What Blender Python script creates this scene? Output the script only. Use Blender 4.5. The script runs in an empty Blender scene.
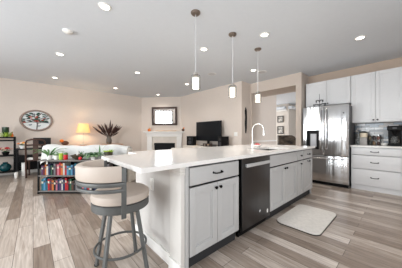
import bpy, bmesh, math, random
from mathutils import Vector, Matrix, Euler

random.seed(7)
PI = math.pi
scn = bpy.context.scene
COL = scn.collection

# ------------------------------------------------------------------ camera, world, light, exposure
cam_d = bpy.data.cameras.new('camera')
cam = bpy.data.objects.new('camera', cam_d)
COL.objects.link(cam)
cam.location = (0, 0, 1.132)
cam.rotation_euler = (PI / 2, 0, math.radians(47.727 - 90))
cam_d.sensor_width = 36
cam_d.lens = 184.68 / 402 * 36
cam_d.shift_y = 1.0 / 402
cam_d.clip_start = 0.05
scn.camera = cam

world = bpy.data.worlds.new('world')
scn.world = world
world.use_nodes = True
wn = world.node_tree
wn.nodes['Background'].inputs[0].default_value = (0.86, 0.93, 1.0, 1)
wn.nodes['Background'].inputs[1].default_value = 1.2

scn.view_settings.view_transform = 'Standard'
scn.view_settings.look = 'None'
scn.view_settings.gamma = 1
scn.view_settings.use_curve_mapping = False
scn.view_settings.exposure = -0.2


def area_light(name, loc, target, sx, sy, power, color):
    d = bpy.data.lights.new(name, 'AREA')
    d.shape = 'RECTANGLE'
    d.size, d.size_y = sx, sy
    d.energy = power
    d.color = color
    o = bpy.data.objects.new(name, d)
    COL.objects.link(o)
    o.location = loc
    o.rotation_euler = (Vector(target) - Vector(loc)).to_track_quat('-Z', 'Y').to_euler()
    return o


# daylight at the side windows; rear, hall and far room panels are added fill
area_light('daylight_side', (-3.75, 2.9, 1.45), (5, 2.9, 1.2), 4.6, 2.1, 460, (0.92, 0.97, 1.0))
area_light('fill_rear', (0.2, -2.8, 1.5), (0.9, 5, 1.2), 4.4, 2.0, 175, (0.94, 0.975, 1.0))
area_light('fill_hall', (6.35, -0.5, 1.5), (6.35, 4, 1.5), 0.8, 1.8, 60, (0.94, 0.97, 1.0))
area_light('fill_far_room', (8.3, 6.9, 1.6), (8.3, 3, 1.6), 1.6, 1.8, 130, (0.94, 0.97, 1.0))

# ------------------------------------------------------------------ materials


def lin(c):
    return tuple(((v / 255) / 12.92 if v / 255 <= 0.04045 else ((v / 255 + 0.055) / 1.055) ** 2.4) for v in c) + (1,)


MATS = {}


def mat(name, rgb, rough=0.5, metal=0.0, var=0.06, scale=18.0, bump=0.0, bscale=60.0, emit=0.0, emit_rgb=None,
        trans=0.0, coat=0.0, ior=1.45, sheen=0.0, alpha=1.0, spec=None):
    if name in MATS:
        return MATS[name]
    m = bpy.data.materials.new(name)
    m.use_nodes = True
    nt = m.node_tree
    b = nt.nodes['Principled BSDF']
    base = lin(rgb)
    tc = nt.nodes.new('ShaderNodeTexCoord')
    if var > 0:
        nz = nt.nodes.new('ShaderNodeTexNoise')
        nz.inputs['Scale'].default_value = scale
        nz.inputs['Detail'].default_value = 4
        nt.links.new(tc.outputs['Object'], nz.inputs['Vector'])
        rp = nt.nodes.new('ShaderNodeValToRGB')
        rp.color_ramp.elements[0].position = 0.3
        rp.color_ramp.elements[1].position = 0.7
        rp.color_ramp.elements[0].color = tuple(v * (1 - var) for v in base[:3]) + (1,)
        rp.color_ramp.elements[1].color = tuple(min(1, v * (1 + var)) for v in base[:3]) + (1,)
        nt.links.new(nz.outputs['Fac'], rp.inputs['Fac'])
        nt.links.new(rp.outputs['Color'], b.inputs['Base Color'])
    else:
        b.inputs['Base Color'].default_value = base
    b.inputs['Roughness'].default_value = rough
    if spec is not None:
        b.inputs['Specular IOR Level'].default_value = spec
    b.inputs['Metallic'].default_value = metal
    b.inputs['IOR'].default_value = ior
    b.inputs['Transmission Weight'].default_value = trans
    b.inputs['Coat Weight'].default_value = coat
    b.inputs['Sheen Weight'].default_value = sheen
    b.inputs['Alpha'].default_value = alpha
    if emit > 0:
        b.inputs['Emission Color'].default_value = lin(emit_rgb or rgb)
        b.inputs['Emission Strength'].default_value = emit
    if bump > 0:
        n2 = nt.nodes.new('ShaderNodeTexNoise')
        n2.inputs['Scale'].default_value = bscale
        n2.inputs['Detail'].default_value = 5
        nt.links.new(tc.outputs['Object'], n2.inputs['Vector'])
        bp = nt.nodes.new('ShaderNodeBump')
        bp.inputs['Strength'].default_value = bump
        bp.inputs['Distance'].default_value = 0.01
        nt.links.new(n2.outputs['Fac'], bp.inputs['Height'])
        nt.links.new(bp.outputs['Normal'], b.inputs['Normal'])
    MATS[name] = m
    return m


def floor_material():
    m = bpy.data.materials.new('wood_plank_floor')
    m.use_nodes = True
    nt = m.node_tree
    L = nt.links
    b = nt.nodes['Principled BSDF']
    tc = nt.nodes.new('ShaderNodeTexCoord')
    mp = nt.nodes.new('ShaderNodeMapping')
    mp.inputs['Rotation'].default_value = (0, 0, PI / 2)
    L.new(tc.outputs['Object'], mp.inputs['Vector'])
    br = nt.nodes.new('ShaderNodeTexBrick')
    br.offset = 0.37
    br.offset_frequency = 2
    br.inputs['Scale'].default_value = 1
    br.inputs['Brick Width'].default_value = 1.05
    br.inputs['Row Height'].default_value = 0.134
    br.inputs['Mortar Size'].default_value = 0.0022
    br.inputs['Mortar Smooth'].default_value = 0.1
    br.inputs['Color1'].default_value = (0, 0, 0, 1)
    br.inputs['Color2'].default_value = (1, 1, 1, 1)
    br.inputs['Mortar'].default_value = (0.5, 0.5, 0.5, 1)
    L.new(mp.outputs['Vector'], br.inputs['Vector'])
    tone = nt.nodes.new('ShaderNodeValToRGB')
    tone.color_ramp.elements[0].position = 0.05
    tone.color_ramp.elements[0].color = lin((142, 127, 115))
    e = tone.color_ramp.elements.new(0.5)
    e.color = lin((177, 164, 153))
    tone.color_ramp.elements[-1].position = 0.95
    tone.color_ramp.elements[-1].color = lin((208, 198, 189))
    L.new(br.outputs['Color'], tone.inputs['Fac'])
    # grain stretched along the boards
    mp2 = nt.nodes.new('ShaderNodeMapping')
    mp2.inputs['Scale'].default_value = (22, 1.6, 1)
    L.new(tc.outputs['Object'], mp2.inputs['Vector'])
    nz = nt.nodes.new('ShaderNodeTexNoise')
    nz.inputs['Scale'].default_value = 2.2
    nz.inputs['Detail'].default_value = 8
    nz.inputs['Distortion'].default_value = 0.6
    L.new(mp2.outputs['Vector'], nz.inputs['Vector'])
    gr = nt.nodes.new('ShaderNodeValToRGB')
    gr.color_ramp.elements[0].position = 0.3
    gr.color_ramp.elements[0].color = (0.66, 0.61, 0.57, 1)
    gr.color_ramp.elements[1].position = 0.72
    gr.color_ramp.elements[1].color = (1.1, 1.1, 1.1, 1)
    L.new(nz.outputs['Fac'], gr.inputs['Fac'])
    mx = nt.nodes.new('ShaderNodeMix')
    mx.data_type = 'RGBA'
    mx.blend_type = 'MULTIPLY'
    mx.inputs['Factor'].default_value = 1
    L.new(tone.outputs['Color'], mx.inputs['A'])
    L.new(gr.outputs['Color'], mx.inputs['B'])
    seam = nt.nodes.new('ShaderNodeMix')
    seam.data_type = 'RGBA'
    L.new(br.outputs['Fac'], seam.inputs['Factor'])
    L.new(mx.outputs['Result'], seam.inputs['A'])
    seam.inputs['B'].default_value = lin((96, 84, 76))
    L.new(seam.outputs['Result'], b.inputs['Base Color'])
    b.inputs['Roughness'].default_value = 0.28
    bp = nt.nodes.new('ShaderNodeBump')
    bp.inputs['Strength'].default_value = 0.12
    bp.inputs['Distance'].default_value = 0.004
    L.new(nz.outputs['Fac'], bp.inputs['Height'])
    L.new(bp.outputs['Normal'], b.inputs['Normal'])
    return m


def tile_material():
    m = bpy.data.materials.new('mosaic_tile')
    m.use_nodes = True
    nt = m.node_tree
    L = nt.links
    b = nt.nodes['Principled BSDF']
    tc = nt.nodes.new('ShaderNodeTexCoord')
    sp = nt.nodes.new('ShaderNodeSeparateXYZ')
    cb = nt.nodes.new('ShaderNodeCombineXYZ')
    L.new(tc.outputs['Object'], sp.inputs[0])
    L.new(sp.outputs['Y'], cb.inputs['X'])
    L.new(sp.outputs['Z'], cb.inputs['Y'])
    br = nt.nodes.new('ShaderNodeTexBrick')
    br.offset = 0.5
    br.inputs['Scale'].default_value = 1
    br.inputs['Brick Width'].default_value = 0.15
    br.inputs['Row Height'].default_value = 0.05
    br.inputs['Mortar Size'].default_value = 0.003
    br.inputs['Color1'].default_value = (0, 0, 0, 1)
    br.inputs['Color2'].default_value = (1, 1, 1, 1)
    L.new(cb.outputs[0], br.inputs['Vector'])
    rp = nt.nodes.new('ShaderNodeValToRGB')
    rp.color_ramp.interpolation = 'CONSTANT'
    rp.color_ramp.elements[0].color = lin((112, 112, 116))
    rp.color_ramp.elements[1].position = 0.82
    rp.color_ramp.elements[1].color = lin((232, 233, 234))
    for p, c in ((0.25, (196, 194, 192)), (0.45, (160, 154, 150)), (0.62, (138, 150, 162))):
        e = rp.color_ramp.elements.new(p)
        e.color = lin(c)
    L.new(br.outputs['Color'], rp.inputs['Fac'])
    sm = nt.nodes.new('ShaderNodeMix')
    sm.data_type = 'RGBA'
    L.new(br.outputs['Fac'], sm.inputs['Factor'])
    L.new(rp.outputs['Color'], sm.inputs['A'])
    sm.inputs['B'].default_value = lin((96, 96, 98))
    L.new(sm.outputs['Result'], b.inputs['Base Color'])
    b.inputs['Roughness'].default_value = 0.18
    return m


def brushed(name, rgb, rough, streak=0.5):
    m = bpy.data.materials.new(name)
    m.use_nodes = True
    nt = m.node_tree
    L = nt.links
    b = nt.nodes['Principled BSDF']
    b.inputs['Metallic'].default_value = 1
    b.inputs['Base Color'].default_value = lin(rgb)
    tc = nt.nodes.new('ShaderNodeTexCoord')
    mp = nt.nodes.new('ShaderNodeMapping')
    mp.inputs['Scale'].default_value = (11, 11, 0.22)
    L.new(tc.outputs['Object'], mp.inputs['Vector'])
    nz = nt.nodes.new('ShaderNodeTexNoise')
    nz.inputs['Scale'].default_value = 1.6
    nz.inputs['Detail'].default_value = 3
    L.new(mp.outputs['Vector'], nz.inputs['Vector'])
    bp = nt.nodes.new('ShaderNodeBump')
    bp.inputs['Strength'].default_value = streak
    bp.inputs['Distance'].default_value = 0.012
    L.new(nz.outputs['Fac'], bp.inputs['Height'])
    L.new(bp.outputs['Normal'], b.inputs['Normal'])
    b.inputs['Roughness'].default_value = rough
    return m


M_FLOOR = floor_material()
M_TILE = tile_material()
M_STEEL = brushed('fridge_steel', (204, 204, 205), 0.17, 0.75)
M_DWSTEEL = brushed('dishwasher_steel', (96, 96, 98), 0.34, 0.1)
M_WALL = mat('wall_paint', (214, 202, 192), 0.85, var=0.015, bump=0.05, bscale=140)
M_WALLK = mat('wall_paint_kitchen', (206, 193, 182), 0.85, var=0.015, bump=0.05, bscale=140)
M_CEIL = mat('ceiling_paint', (215, 219, 224), 0.9, var=0.01, bump=0.04, bscale=120)
M_TRIM = mat('white_trim', (236, 233, 229), 0.45, var=0.01)
M_PANEL = mat('panel_white', (206, 202, 198), 0.5, var=0.015)
M_CABG = mat('cabinet_grey', (187, 186, 185), 0.42, var=0.012)
M_CABW = mat('cabinet_white', (222, 222, 223), 0.42, var=0.01)
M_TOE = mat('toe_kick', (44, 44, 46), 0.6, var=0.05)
M_QUARTZ = mat('white_quartz', (239, 236, 233), 0.16, var=0.02, scale=30, coat=0.2)
M_BLACKM = mat('black_metal', (12, 12, 12), 0.55, spec=0.18, var=0.05)
M_BLACK = mat('black_plastic', (11, 11, 12), 0.5, spec=0.25, var=0.06)
M_SCREEN = mat('dark_screen', (20, 23, 27), 0.35, spec=0.25, var=0.03)
M_DARKGREY = mat('dark_grey', (72, 72, 74), 0.45, var=0.05)
M_CHROME = mat('chrome', (225, 225, 225), 0.14, metal=1, var=0)
M_NICKEL = mat('brushed_nickel', (196, 190, 182), 0.3, metal=1, var=0.03)
M_BRONZE = mat('pendant_canopy_bronze', (144, 132, 122), 0.32, metal=0.9, var=0.05)
M_GLASS = mat('clear_glass', (250, 252, 252), 0.02, trans=1, var=0, ior=1.2)
M_STOOL = mat('stool_grey_metal', (92, 93, 92), 0.45, metal=0.3, var=0.06, scale=40)
M_CREAM = mat('cream_leather', (190, 177, 166), 0.5, var=0.03, scale=12, bump=0.06, bscale=220)
M_BRASSW = mat('dark_wood', (62, 36, 25), 0.42, var=0.22, scale=9)
M_FRAMEW = mat('mirror_frame_wood', (58, 36, 26), 0.4, var=0.2, scale=20)
M_MIRROR = mat('mirror_glass', (240, 242, 242), 0.01, metal=1, var=0)
M_SHELF = mat('grey_shelf_board', (104, 99, 95), 0.55, var=0.12, scale=14)
M_WHITE = mat('white_ceramic', (238, 236, 232), 0.3, var=0.01)
M_PAGES = mat('paper_pages', (232, 224, 206), 0.9, var=0.05)
M_RUG = mat('cream_rug', (224, 219, 212), 0.95, var=0.06, scale=30, bump=0.35, bscale=240)
M_RUGEDGE = mat('rug_edge', (62, 56, 52), 0.9, var=0.08)
M_LEAF = mat('leaf_green', (72, 118, 60), 0.5, var=0.2, scale=20)
M_LEAFD = mat('leaf_dark_green', (48, 92, 50), 0.5, var=0.2, scale=20)
M_LEAFP = mat('leaf_pale_green', (136, 168, 124), 0.5, var=0.15, scale=20)
M_LIME = mat('leaf_lime', (166, 196, 66), 0.5, var=0.2, scale=24)
M_RED = mat('red_gloss', (196, 32, 42), 0.35, var=0.08)
M_ORANGE = mat('orange_petal', (232, 124, 44), 0.55, var=0.15)
M_YELLOW = mat('yellow_petal', (238, 200, 80), 0.55, var=0.12)
M_TEAL = mat('teal_glaze', (10, 64, 70), 0.18, var=0.15)
M_BOWL = mat('dark_bowl', (64, 56, 44), 0.4, var=0.2)
M_QUILT = mat('white_quilt', (244, 244, 243), 0.9, var=0.03, scale=8, bump=0.3, bscale=26)
M_SOFA = mat('pale_sofa_fabric', (205, 200, 192), 0.9, var=0.04, bump=0.15, bscale=180)
M_CONSOLE = mat('console_wood', (192, 154, 130), 0.5, var=0.15)
M_FEATHER = mat('dried_plume', (64, 40, 36), 0.85, var=0.3, scale=40, bump=0.5, bscale=150)
M_LENS = mat('lamp_lens', (255, 250, 240), 0.5, var=0, emit=9, emit_rgb=(255, 248, 236))
M_FROST = mat('frosted_glass_lit', (255, 248, 238), 0.4, var=0, emit=1.3, emit_rgb=(255, 243, 226))
M_BULB = mat('bulb', (255, 240, 210), 0.4, var=0, emit=8, emit_rgb=(255, 226, 180))


def shade_material():
    m = mat('lamp_shade_fabric', (246, 234, 210), 0.8, var=0.04, scale=40)
    nt = m.node_tree
    b = nt.nodes['Principled BSDF']
    tr = nt.nodes.new('ShaderNodeBsdfTranslucent')
    tr.inputs[0].default_value = lin((255, 232, 192))
    ms = nt.nodes.new('ShaderNodeMixShader')
    ms.inputs[0].default_value = 0.65
    nt.links.new(b.outputs[0], ms.inputs[1])
    nt.links.new(tr.outputs[0], ms.inputs[2])
    nt.links.new(ms.outputs[0], nt.nodes['Material Output'].inputs[0])
    return m


M_SHADE = shade_material()

# ------------------------------------------------------------------ mesh helpers


class MB:
    def __init__(self):
        self.bm = bmesh.new()

    def box(self, x0, x1, y0, y1, z0, z1, bev=0.0, seg=2, M=None):
        r = bmesh.ops.create_cube(self.bm, size=1)
        vs = r['verts']
        bmesh.ops.scale(self.bm, vec=(x1 - x0, y1 - y0, z1 - z0), verts=vs)
        bmesh.ops.translate(self.bm, vec=((x0 + x1) / 2, (y0 + y1) / 2, (z0 + z1) / 2), verts=vs)
        if bev > 0:
            es = list({e for v in vs for e in v.link_edges})
            r2 = bmesh.ops.bevel(self.bm, geom=es, offset=bev, segments=seg, affect='EDGES', profile=0.6)
            vs = list({v for f in r2['faces'] for v in f.verts} | {v for v in vs if v.is_valid})
        if M is not None:
            bmesh.ops.transform(self.bm, matrix=M, verts=vs)
        return self

    def lathe(self, prof, c=(0, 0, 0), seg=24, M=None, cap=True):
        rings = []
        new = []
        for r, z in prof:
            if r < 1e-5:
                v = self.bm.verts.new((c[0], c[1], c[2] + z))
                rings.append([v])
                new.append(v)
            else:
                ring = [self.bm.verts.new((c[0] + r * math.cos(2 * PI * i / seg), c[1] + r * math.sin(2 * PI * i / seg), c[2] + z)) for i in range(seg)]
                rings.append(ring)
                new += ring
        for a, b in zip(rings[:-1], rings[1:]):
            for i in range(seg):
                j = (i + 1) % seg
                if len(a) == 1 and len(b) == 1:
                    continue
                if len(a) == 1:
                    self.bm.faces.new((a[0], b[j], b[i]))
                elif len(b) == 1:
                    self.bm.faces.new((a[i], a[j], b[0]))
                else:
                    self.bm.faces.new((a[i], a[j], b[j], b[i]))
        if cap:
            if len(rings[0]) > 1:
                self.bm.faces.new(list(reversed(rings[0])))
            if len(rings[-1]) > 1:
                self.bm.faces.new(rings[-1])
        if M is not None:
            bmesh.ops.transform(self.bm, matrix=M, verts=new)
        return self

    def tube(self, pts, r, seg=8, closed=False, flat=None):
        """round (or flat=(half width, half thickness)) bar swept along points; r may be a list"""
        pts = [Vector(p) for p in pts]
        n = len(pts)
        rs = r if isinstance(r, (list, tuple)) else [r] * n
        up = None
        rings = []
        for i, p in enumerate(pts):
            if closed:
                t = (pts[(i + 1) % n] - pts[i - 1]).normalized()
            else:
                t = (pts[min(i + 1, n - 1)] - pts[max(i - 1, 0)]).normalized()
            if up is None:
                up = Vector((0, 0, 1)) if abs(t.z) < 0.9 else Vector((1, 0, 0))
            side = t.cross(up).normalized()
            u2 = side.cross(t).normalized()
            up = u2
            ring = []
            for k in range(seg):
                a = 2 * PI * (k + 0.5) / seg
                if flat:
                    ca, sa = math.cos(a), math.sin(a)
                    q = max(abs(ca), abs(sa))
                    ring.append(self.bm.verts.new(p + side * (flat[1] * ca / q) + u2 * (flat[0] * sa / q)))
                else:
                    ring.append(self.bm.verts.new(p + side * (rs[i] * math.cos(a)) + u2 * (rs[i] * math.sin(a))))
            rings.append(ring)
        m = n if closed else n - 1
        for i in range(m):
            a, b = rings[i], rings[(i + 1) % n]
            for k in range(seg):
                j = (k + 1) % seg
                self.bm.faces.new((a[k], a[j], b[j], b[k]))
        if not closed:
            self.bm.faces.new(list(reversed(rings[0])))
            self.bm.faces.new(rings[-1])
        return self

    def sphere(self, c, r, seg=12, M=None):
        if not isinstance(r, (tuple, list)):
            r = (r, r, r)
        q = bmesh.ops.create_uvsphere(self.bm, u_segments=seg, v_segments=max(6, seg // 2 + 2), radius=1)
        vs = q['verts']
        bmesh.ops.scale(self.bm, vec=r, verts=vs)
        if M is not None:
            bmesh.ops.transform(self.bm, matrix=M, verts=vs)
        bmesh.ops.translate(self.bm, vec=c, verts=vs)
        return self

    def prism(self, poly, z0, z1, M=None):
        lo = [self.bm.verts.new((x, y, z0)) for x, y in poly]
        hi = [self.bm.verts.new((x, y, z1)) for x, y in poly]
        self.bm.faces.new(list(reversed(lo)))
        self.bm.faces.new(hi)
        n = len(poly)
        for i in range(n):
            j = (i + 1) % n
            self.bm.faces.new((lo[i], lo[j], hi[j], hi[i]))
        if M is not None:
            bmesh.ops.transform(self.bm, matrix=M, verts=lo + hi)
        return self

    def blade(self, pts, w, thick=0.002):
        """a leaf: pts along the midrib, widest in the middle, with a little thickness"""
        pts = [Vector(p) for p in pts]
        n = len(pts)
        L, R = [], []
        for i, p in enumerate(pts):
            t = (pts[min(i + 1, n - 1)] - pts[max(i - 1, 0)]).normalized()
            s = t.cross(Vector((0, 0, 1)))
            s = s.normalized() if s.length > 1e-3 else Vector((1, 0, 0))
            f = math.sin(PI * (0.12 + 0.86 * i / (n - 1))) * w
            L.append((self.bm.verts.new(p - s * f + Vector((0, 0, thick))), self.bm.verts.new(p - s * f - Vector((0, 0, thick)))))
            R.append((self.bm.verts.new(p + s * f + Vector((0, 0, thick))), self.bm.verts.new(p + s * f - Vector((0, 0, thick)))))
        for i in range(n - 1):
            self.bm.faces.new((L[i][0], R[i][0], R[i + 1][0], L[i + 1][0]))
            self.bm.faces.new((L[i][1], L[i + 1][1], R[i + 1][1], R[i][1]))
            self.bm.faces.new((L[i][0], L[i + 1][0], L[i + 1][1], L[i][1]))
            self.bm.faces.new((R[i][0], R[i][1], R[i + 1][1], R[i + 1][0]))
        self.bm.faces.new((L[0][0], L[0][1], R[0][1], R[0][0]))
        self.bm.faces.new((L[-1][0], R[-1][0], R[-1][1], L[-1][1]))
        return self

    def build(self, name, m, parent=None, loc=(0, 0, 0), rotz=0.0, smooth=True):
        bmesh.ops.recalc_face_normals(self.bm, faces=self.bm.faces[:])
        me = bpy.data.meshes.new(name)
        self.bm.to_mesh(me)
        self.bm.free()
        if smooth:
            me.shade_smooth()
            me.set_sharp_from_angle(angle=math.radians(38))
        me.materials.append(m)
        o = bpy.data.objects.new(name, me)
        COL.objects.link(o)
        o.location = loc
        o.rotation_euler = (0, 0, rotz)
        if parent is not None:
            o.parent = parent
        return o


def tag(o, label, cat, group=None):
    o['label'] = label
    o['category'] = cat
    if group:
        o['group'] = group
    return o


def thing(name, label, cat, loc=(0, 0, 0), rotz=0.0, group=None):
    o = bpy.data.objects.new(name, None)
    COL.objects.link(o)
    o.empty_display_size = 0.1
    o.location = loc
    o.rotation_euler = (0, 0, rotz)
    return tag(o, label, cat, group)


def struct(o):
    o['kind'] = 'structure'
    return o


def copy_tree(o, parent=None):
    c = o.copy()
    COL.objects.link(c)
    if parent is not None:
        c.parent = parent
    for ch in list(o.children):
        copy_tree(ch, c)
    return c


def arc(c, r, a0, a1, n, z):
    return [(c[0] + r * math.cos(math.radians(a0 + (a1 - a0) * i / (n - 1))), c[1] + r * math.sin(math.radians(a0 + (a1 - a0) * i / (n - 1))), z) for i in range(n)]


# ------------------------------------------------------------------ the setting
H = 2.744
WL, WS, WB, WR = 7.608, -3.5, -2.5, 5.64          # left wall, side wall, rear wall, kitchen wall
struct(MB().box(WS - .15, 11.0, WB - .15, WL + .15, -.1, 0).build('floor', M_FLOOR, smooth=False))
struct(MB().box(WS - .15, WR + .15, WB - .15, WL + .15, H, H + .1).build('ceiling', M_CEIL, smooth=False))
struct(MB().box(WS, 3.45, WL, WL + .12, 0, H).build('wall_left', M_WALL, smooth=False))
A, B = (3.45, WL), (4.6, 6.31)
dl = math.hypot(B[0] - A[0], B[1] - A[1])
diag_rot = math.atan2(B[1] - A[1], B[0] - A[0])     # local x runs along the wall, local -y faces the room
struct(MB().box(0, dl, 0, .12, 0, H).build('wall_fireplace', M_WALL, loc=(A[0], A[1], 0), rotz=diag_rot, smooth=False))
struct(MB().box(4.6, 4.72, 3.38, 6.31, 0, H).build('wall_television', M_WALL, smooth=False))
struct(MB().box(4.6, 6.83, 3.26, 3.38, 0, H).build('wall_return', M_WALL, smooth=False))
struct(MB().box(5.08, 5.85, 1.77, 1.905, 0, H).build('wall_partition', M_WALLK, smooth=False))
struct(MB().box(5.08, 5.85, 1.905, 3.26, 2.435, H).build('wall_header', M_WALLK, smooth=False))
struct(MB().box(5.08, 5.14, 3.225, 3.26, 0, 2.435).build('wall_jamb', M_WALLK, smooth=False))
struct(MB().box(WR, WR + .12, WB, 1.77, 0, H).build('wall_kitchen', mat('wall_paint_shaded', (192, 173, 157), 0.85, var=0.015, bump=0.05, bscale=140), smooth=False))  # browner copy of the wall paint, dim light put into the colour


def wall_with_openings(name, along, fixed, t, u0, u1, ops):
    """wall of boxes around rectangular openings (u0, u1, z0, z1)"""
    mb = MB()

    def bx(a, b, z0, z1):
        if along == 'y':
            mb.box(fixed, fixed + t, a, b, z0, z1)
        else:
            mb.box(a, b, fixed, fixed + t, z0, z1)
    cur = u0
    for a, b, z0, z1 in ops:
        bx(cur, a, 0, H)
        bx(a, b, 0, z0)
        bx(a, b, z1, H)
        cur = b
    bx(cur, u1, 0, H)
    struct(mb.build(name, M_WALL, smooth=False))


side_ops = [(0.7, 2.3, 0.3, 2.45), (2.6, 4.2, 0.3, 2.45), (4.5, 5.3, 0.3, 2.45)]
rear_ops = [(-1.9, 0.0, 0.5, 2.45), (0.4, 2.3, 0.5, 2.45)]  # rear windows added to carry the fill from behind the camera
wall_with_openings('wall_side', 'y', WS - .12, .12, WB, WL, side_ops)
wall_with_openings('wall_rear', 'x', WB - .12, .12, WS, WR, rear_ops)


def window(name, along, fixed, a, b, z0, z1):
    fr = MB()
    w = .05

    def bx(m, u0, u1, v0, v1, d=.07):
        if along == 'y':
            m.box(fixed - .06 - d / 2, fixed - .06 + d / 2, u0, u1, v0, v1)
        else:
            m.box(u0, u1, fixed - .06 - d / 2, fixed - .06 + d / 2, v0, v1)
    bx(fr, a, a + w, z0, z1)
    bx(fr, b - w, b, z0, z1)
    bx(fr, a + w, b - w, z0, z0 + w)
    bx(fr, a + w, b - w, z1 - w, z1)
    mid = (a + b) / 2
    bx(fr, mid - .03, mid + .03, z0 + w, z1 - w)
    bx(fr, a + w, mid - .03, 1.55, 1.6)
    bx(fr, mid + .03, b - w, 1.55, 1.6)
    return struct(fr.build(name, mat('window_frame_dark', (70, 66, 62), .5), smooth=False))


k = 1
for a, b, z0, z1 in side_ops:
    window('window_%d' % k, 'y', WS, a, b, z0, z1)
    k += 1
for a, b, z0, z1 in rear_ops:
    window('window_%d' % k, 'x', WB, a, b, z0, z1)
    k += 1

# baseboards
struct(MB().box(WS, 3.44, WL - .016, WL, 0, .12, .003).build('baseboard_left', M_TRIM))
struct(MB().box(4.584, 4.6, 3.25, 6.3, 0, .12, .003).build('baseboard_television', M_TRIM))
struct(MB().box(4.6, 5.08, 3.244, 3.26, 0, .12, .003).build('baseboard_return', M_TRIM))

# the hall and far room seen through the opening
M_HALL = mat('hall_paint', (216, 208, 199), 0.85, var=0.015, bump=0.05, bscale=140)
struct(MB().box(9.4, 9.52, 3.98, 7.0, 0, 2.9).build('wall_hall_far', M_HALL, smooth=False))
struct(MB().box(9.4, 10.6, 3.86, 3.98, 0, 2.9).build('wall_hall_corner', M_HALL, smooth=False))
struct(MB().box(10.3, 10.42, -.6, 3.86, 0, 2.9).build('wall_hall_end', M_HALL, smooth=False))
struct(MB().box(6.83, 6.95, 3.38, 7.0, 0, 2.9).build('wall_hall_inner', M_HALL, smooth=False))
struct(MB().box(5.76, 5.85, -.6, 1.77, 0, 2.9).build('wall_hall_side', M_HALL, smooth=False))
struct(MB().box(6.83, 9.52, 7.0, 7.12, 0, 2.9).build('wall_hall_back', M_HALL, smooth=False))
struct(MB().box(5.76, 10.42, -.6, 7.1, 2.70, 2.80).build('ceiling_hall', M_CEIL, smooth=False))
struct(MB().box(9.22, 9.4, 3.98, 7.0, 2.42, 2.56, .03).box(9.3, 10.3, 3.68, 3.86, 2.42, 2.56, .03).build('trim_1', M_CEIL, smooth=False))
struct(MB().box(5.1, 6.82, 3.245, 3.26, .90, .95, .004).build('trim_2', M_TRIM))
struct(MB().box(9.37, 9.4, 3.95, 7.0, 2.34, 2.42, .006).build('trim_3', M_TRIM))


# ------------------------------------------------------------------ cabinets

def door_panel(w, h):
    """shaker door, lower left corner at the origin, face at y=-0.02"""
    m = MB()
    r = .062
    m.box(0, r, -.02, 0, 0, h, .002)
    m.box(w - r, w, -.02, 0, 0, h, .002)
    m.box(r, w - r, -.02, 0, 0, r, .002)
    m.box(r, w - r, -.02, 0, h - r, h, .002)
    m.box(r - .002, w - r + .002, -.006, -.001, r - .002, h - r + .002)
    i = .012
    m.box(r, w - r, -.013, -.003, r, r + i)
    m.box(r, w - r, -.013, -.003, h - r - i, h - r)
    m.box(r, r + i, -.013, -.003, r + i, h - r - i)
    m.box(w - r - i, w - r, -.013, -.003, r + i, h - r - i)
    return m


def knob(parent, x, z, y=-.02):
    M = Matrix.Translation((x, y, z)) @ Matrix.Rotation(PI / 2, 4, 'X')
    MB().lathe([(.006, 0), (.005, .012), (.014, .016), (.016, .022), (.012, .028), (0, .03)], seg=14, M=M).build('knob', M_BLACKM, parent)


def bar_pull(parent, x, z, w=.11, y=-.02):
    m = MB()
    m.tube([(x - w / 2, y, z), (x - w / 2, y - .022, z - .002), (x - w / 2 + .012, y - .03, z - .004), (x, y - .032, z - .006),
            (x + w / 2 - .012, y - .03, z - .004), (x + w / 2, y - .022, z - .002), (x + w / 2, y, z)], .006, 8)
    for s in (-1, 1):
        m.lathe([(.011, 0), (.009, .006)], seg=12, M=Matrix.Translation((x + s * w / 2, y, z)) @ Matrix.Rotation(PI / 2, 4, 'X'))
    m.build('pull', M_BLACKM, parent)


def cabinet(name, label, loc, rotz, w, z0, z1, depth, fronts, m, group, toe=True, wall_cab=False):
    t = thing(name, label, 'cabinet', loc, rotz, group)
    b = MB()
    th = .018
    b.box(0, th, 0, depth, z0, z1)
    b.box(w - th, w, 0, depth, z0, z1)
    b.box(th, w - th, 0, depth, z0, z0 + th)
    b.box(th, w - th, depth - th, depth, z0 + th, z1)
    # face frame
    b.box(th, w - th, .03, .03 + th, z1 - .03, z1)
    if wall_cab:
        b.box(th, w - th, th, depth - th, z1 - th, z1)
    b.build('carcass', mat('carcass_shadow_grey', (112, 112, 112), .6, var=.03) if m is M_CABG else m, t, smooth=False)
    if toe:
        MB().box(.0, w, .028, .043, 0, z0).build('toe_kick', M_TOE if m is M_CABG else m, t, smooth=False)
    for f in fronts:
        kind, x0, x1, a, bb = f[:5]
        if kind == 'door':
            d = door_panel(x1 - x0, bb - a).build('door', m, t, loc=(x0, -.001, a))
            hx, hz = f[5]
            knob(d, hx - x0, hz - a)
        elif kind == 'drawer':
            d = MB().box(0, x1 - x0, -.02, 0, 0, bb - a, .004).build('drawer_front', m, t, loc=(x0, -.001, a))
            if f[5] == 'pull':
                bar_pull(d, (x1 - x0) / 2, (bb - a) * .52)
            elif f[5] == 'knob':
                knob(d, (x1 - x0) / 2, (bb - a) * .5)
        elif kind == 'panel':
            d = door_panel(x1 - x0, bb - a).build('door', m, t, loc=(x0, -.001, a))
            if f[5] == 'pull':
                bar_pull(d, (x1 - x0) / 2, (bb - a) - .03, .09)
    return t


YF = 1.206   # carcass face of the island; door faces stand 2 cm proud
GI = 'grey base cabinets of the island'
zt = .88
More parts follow.
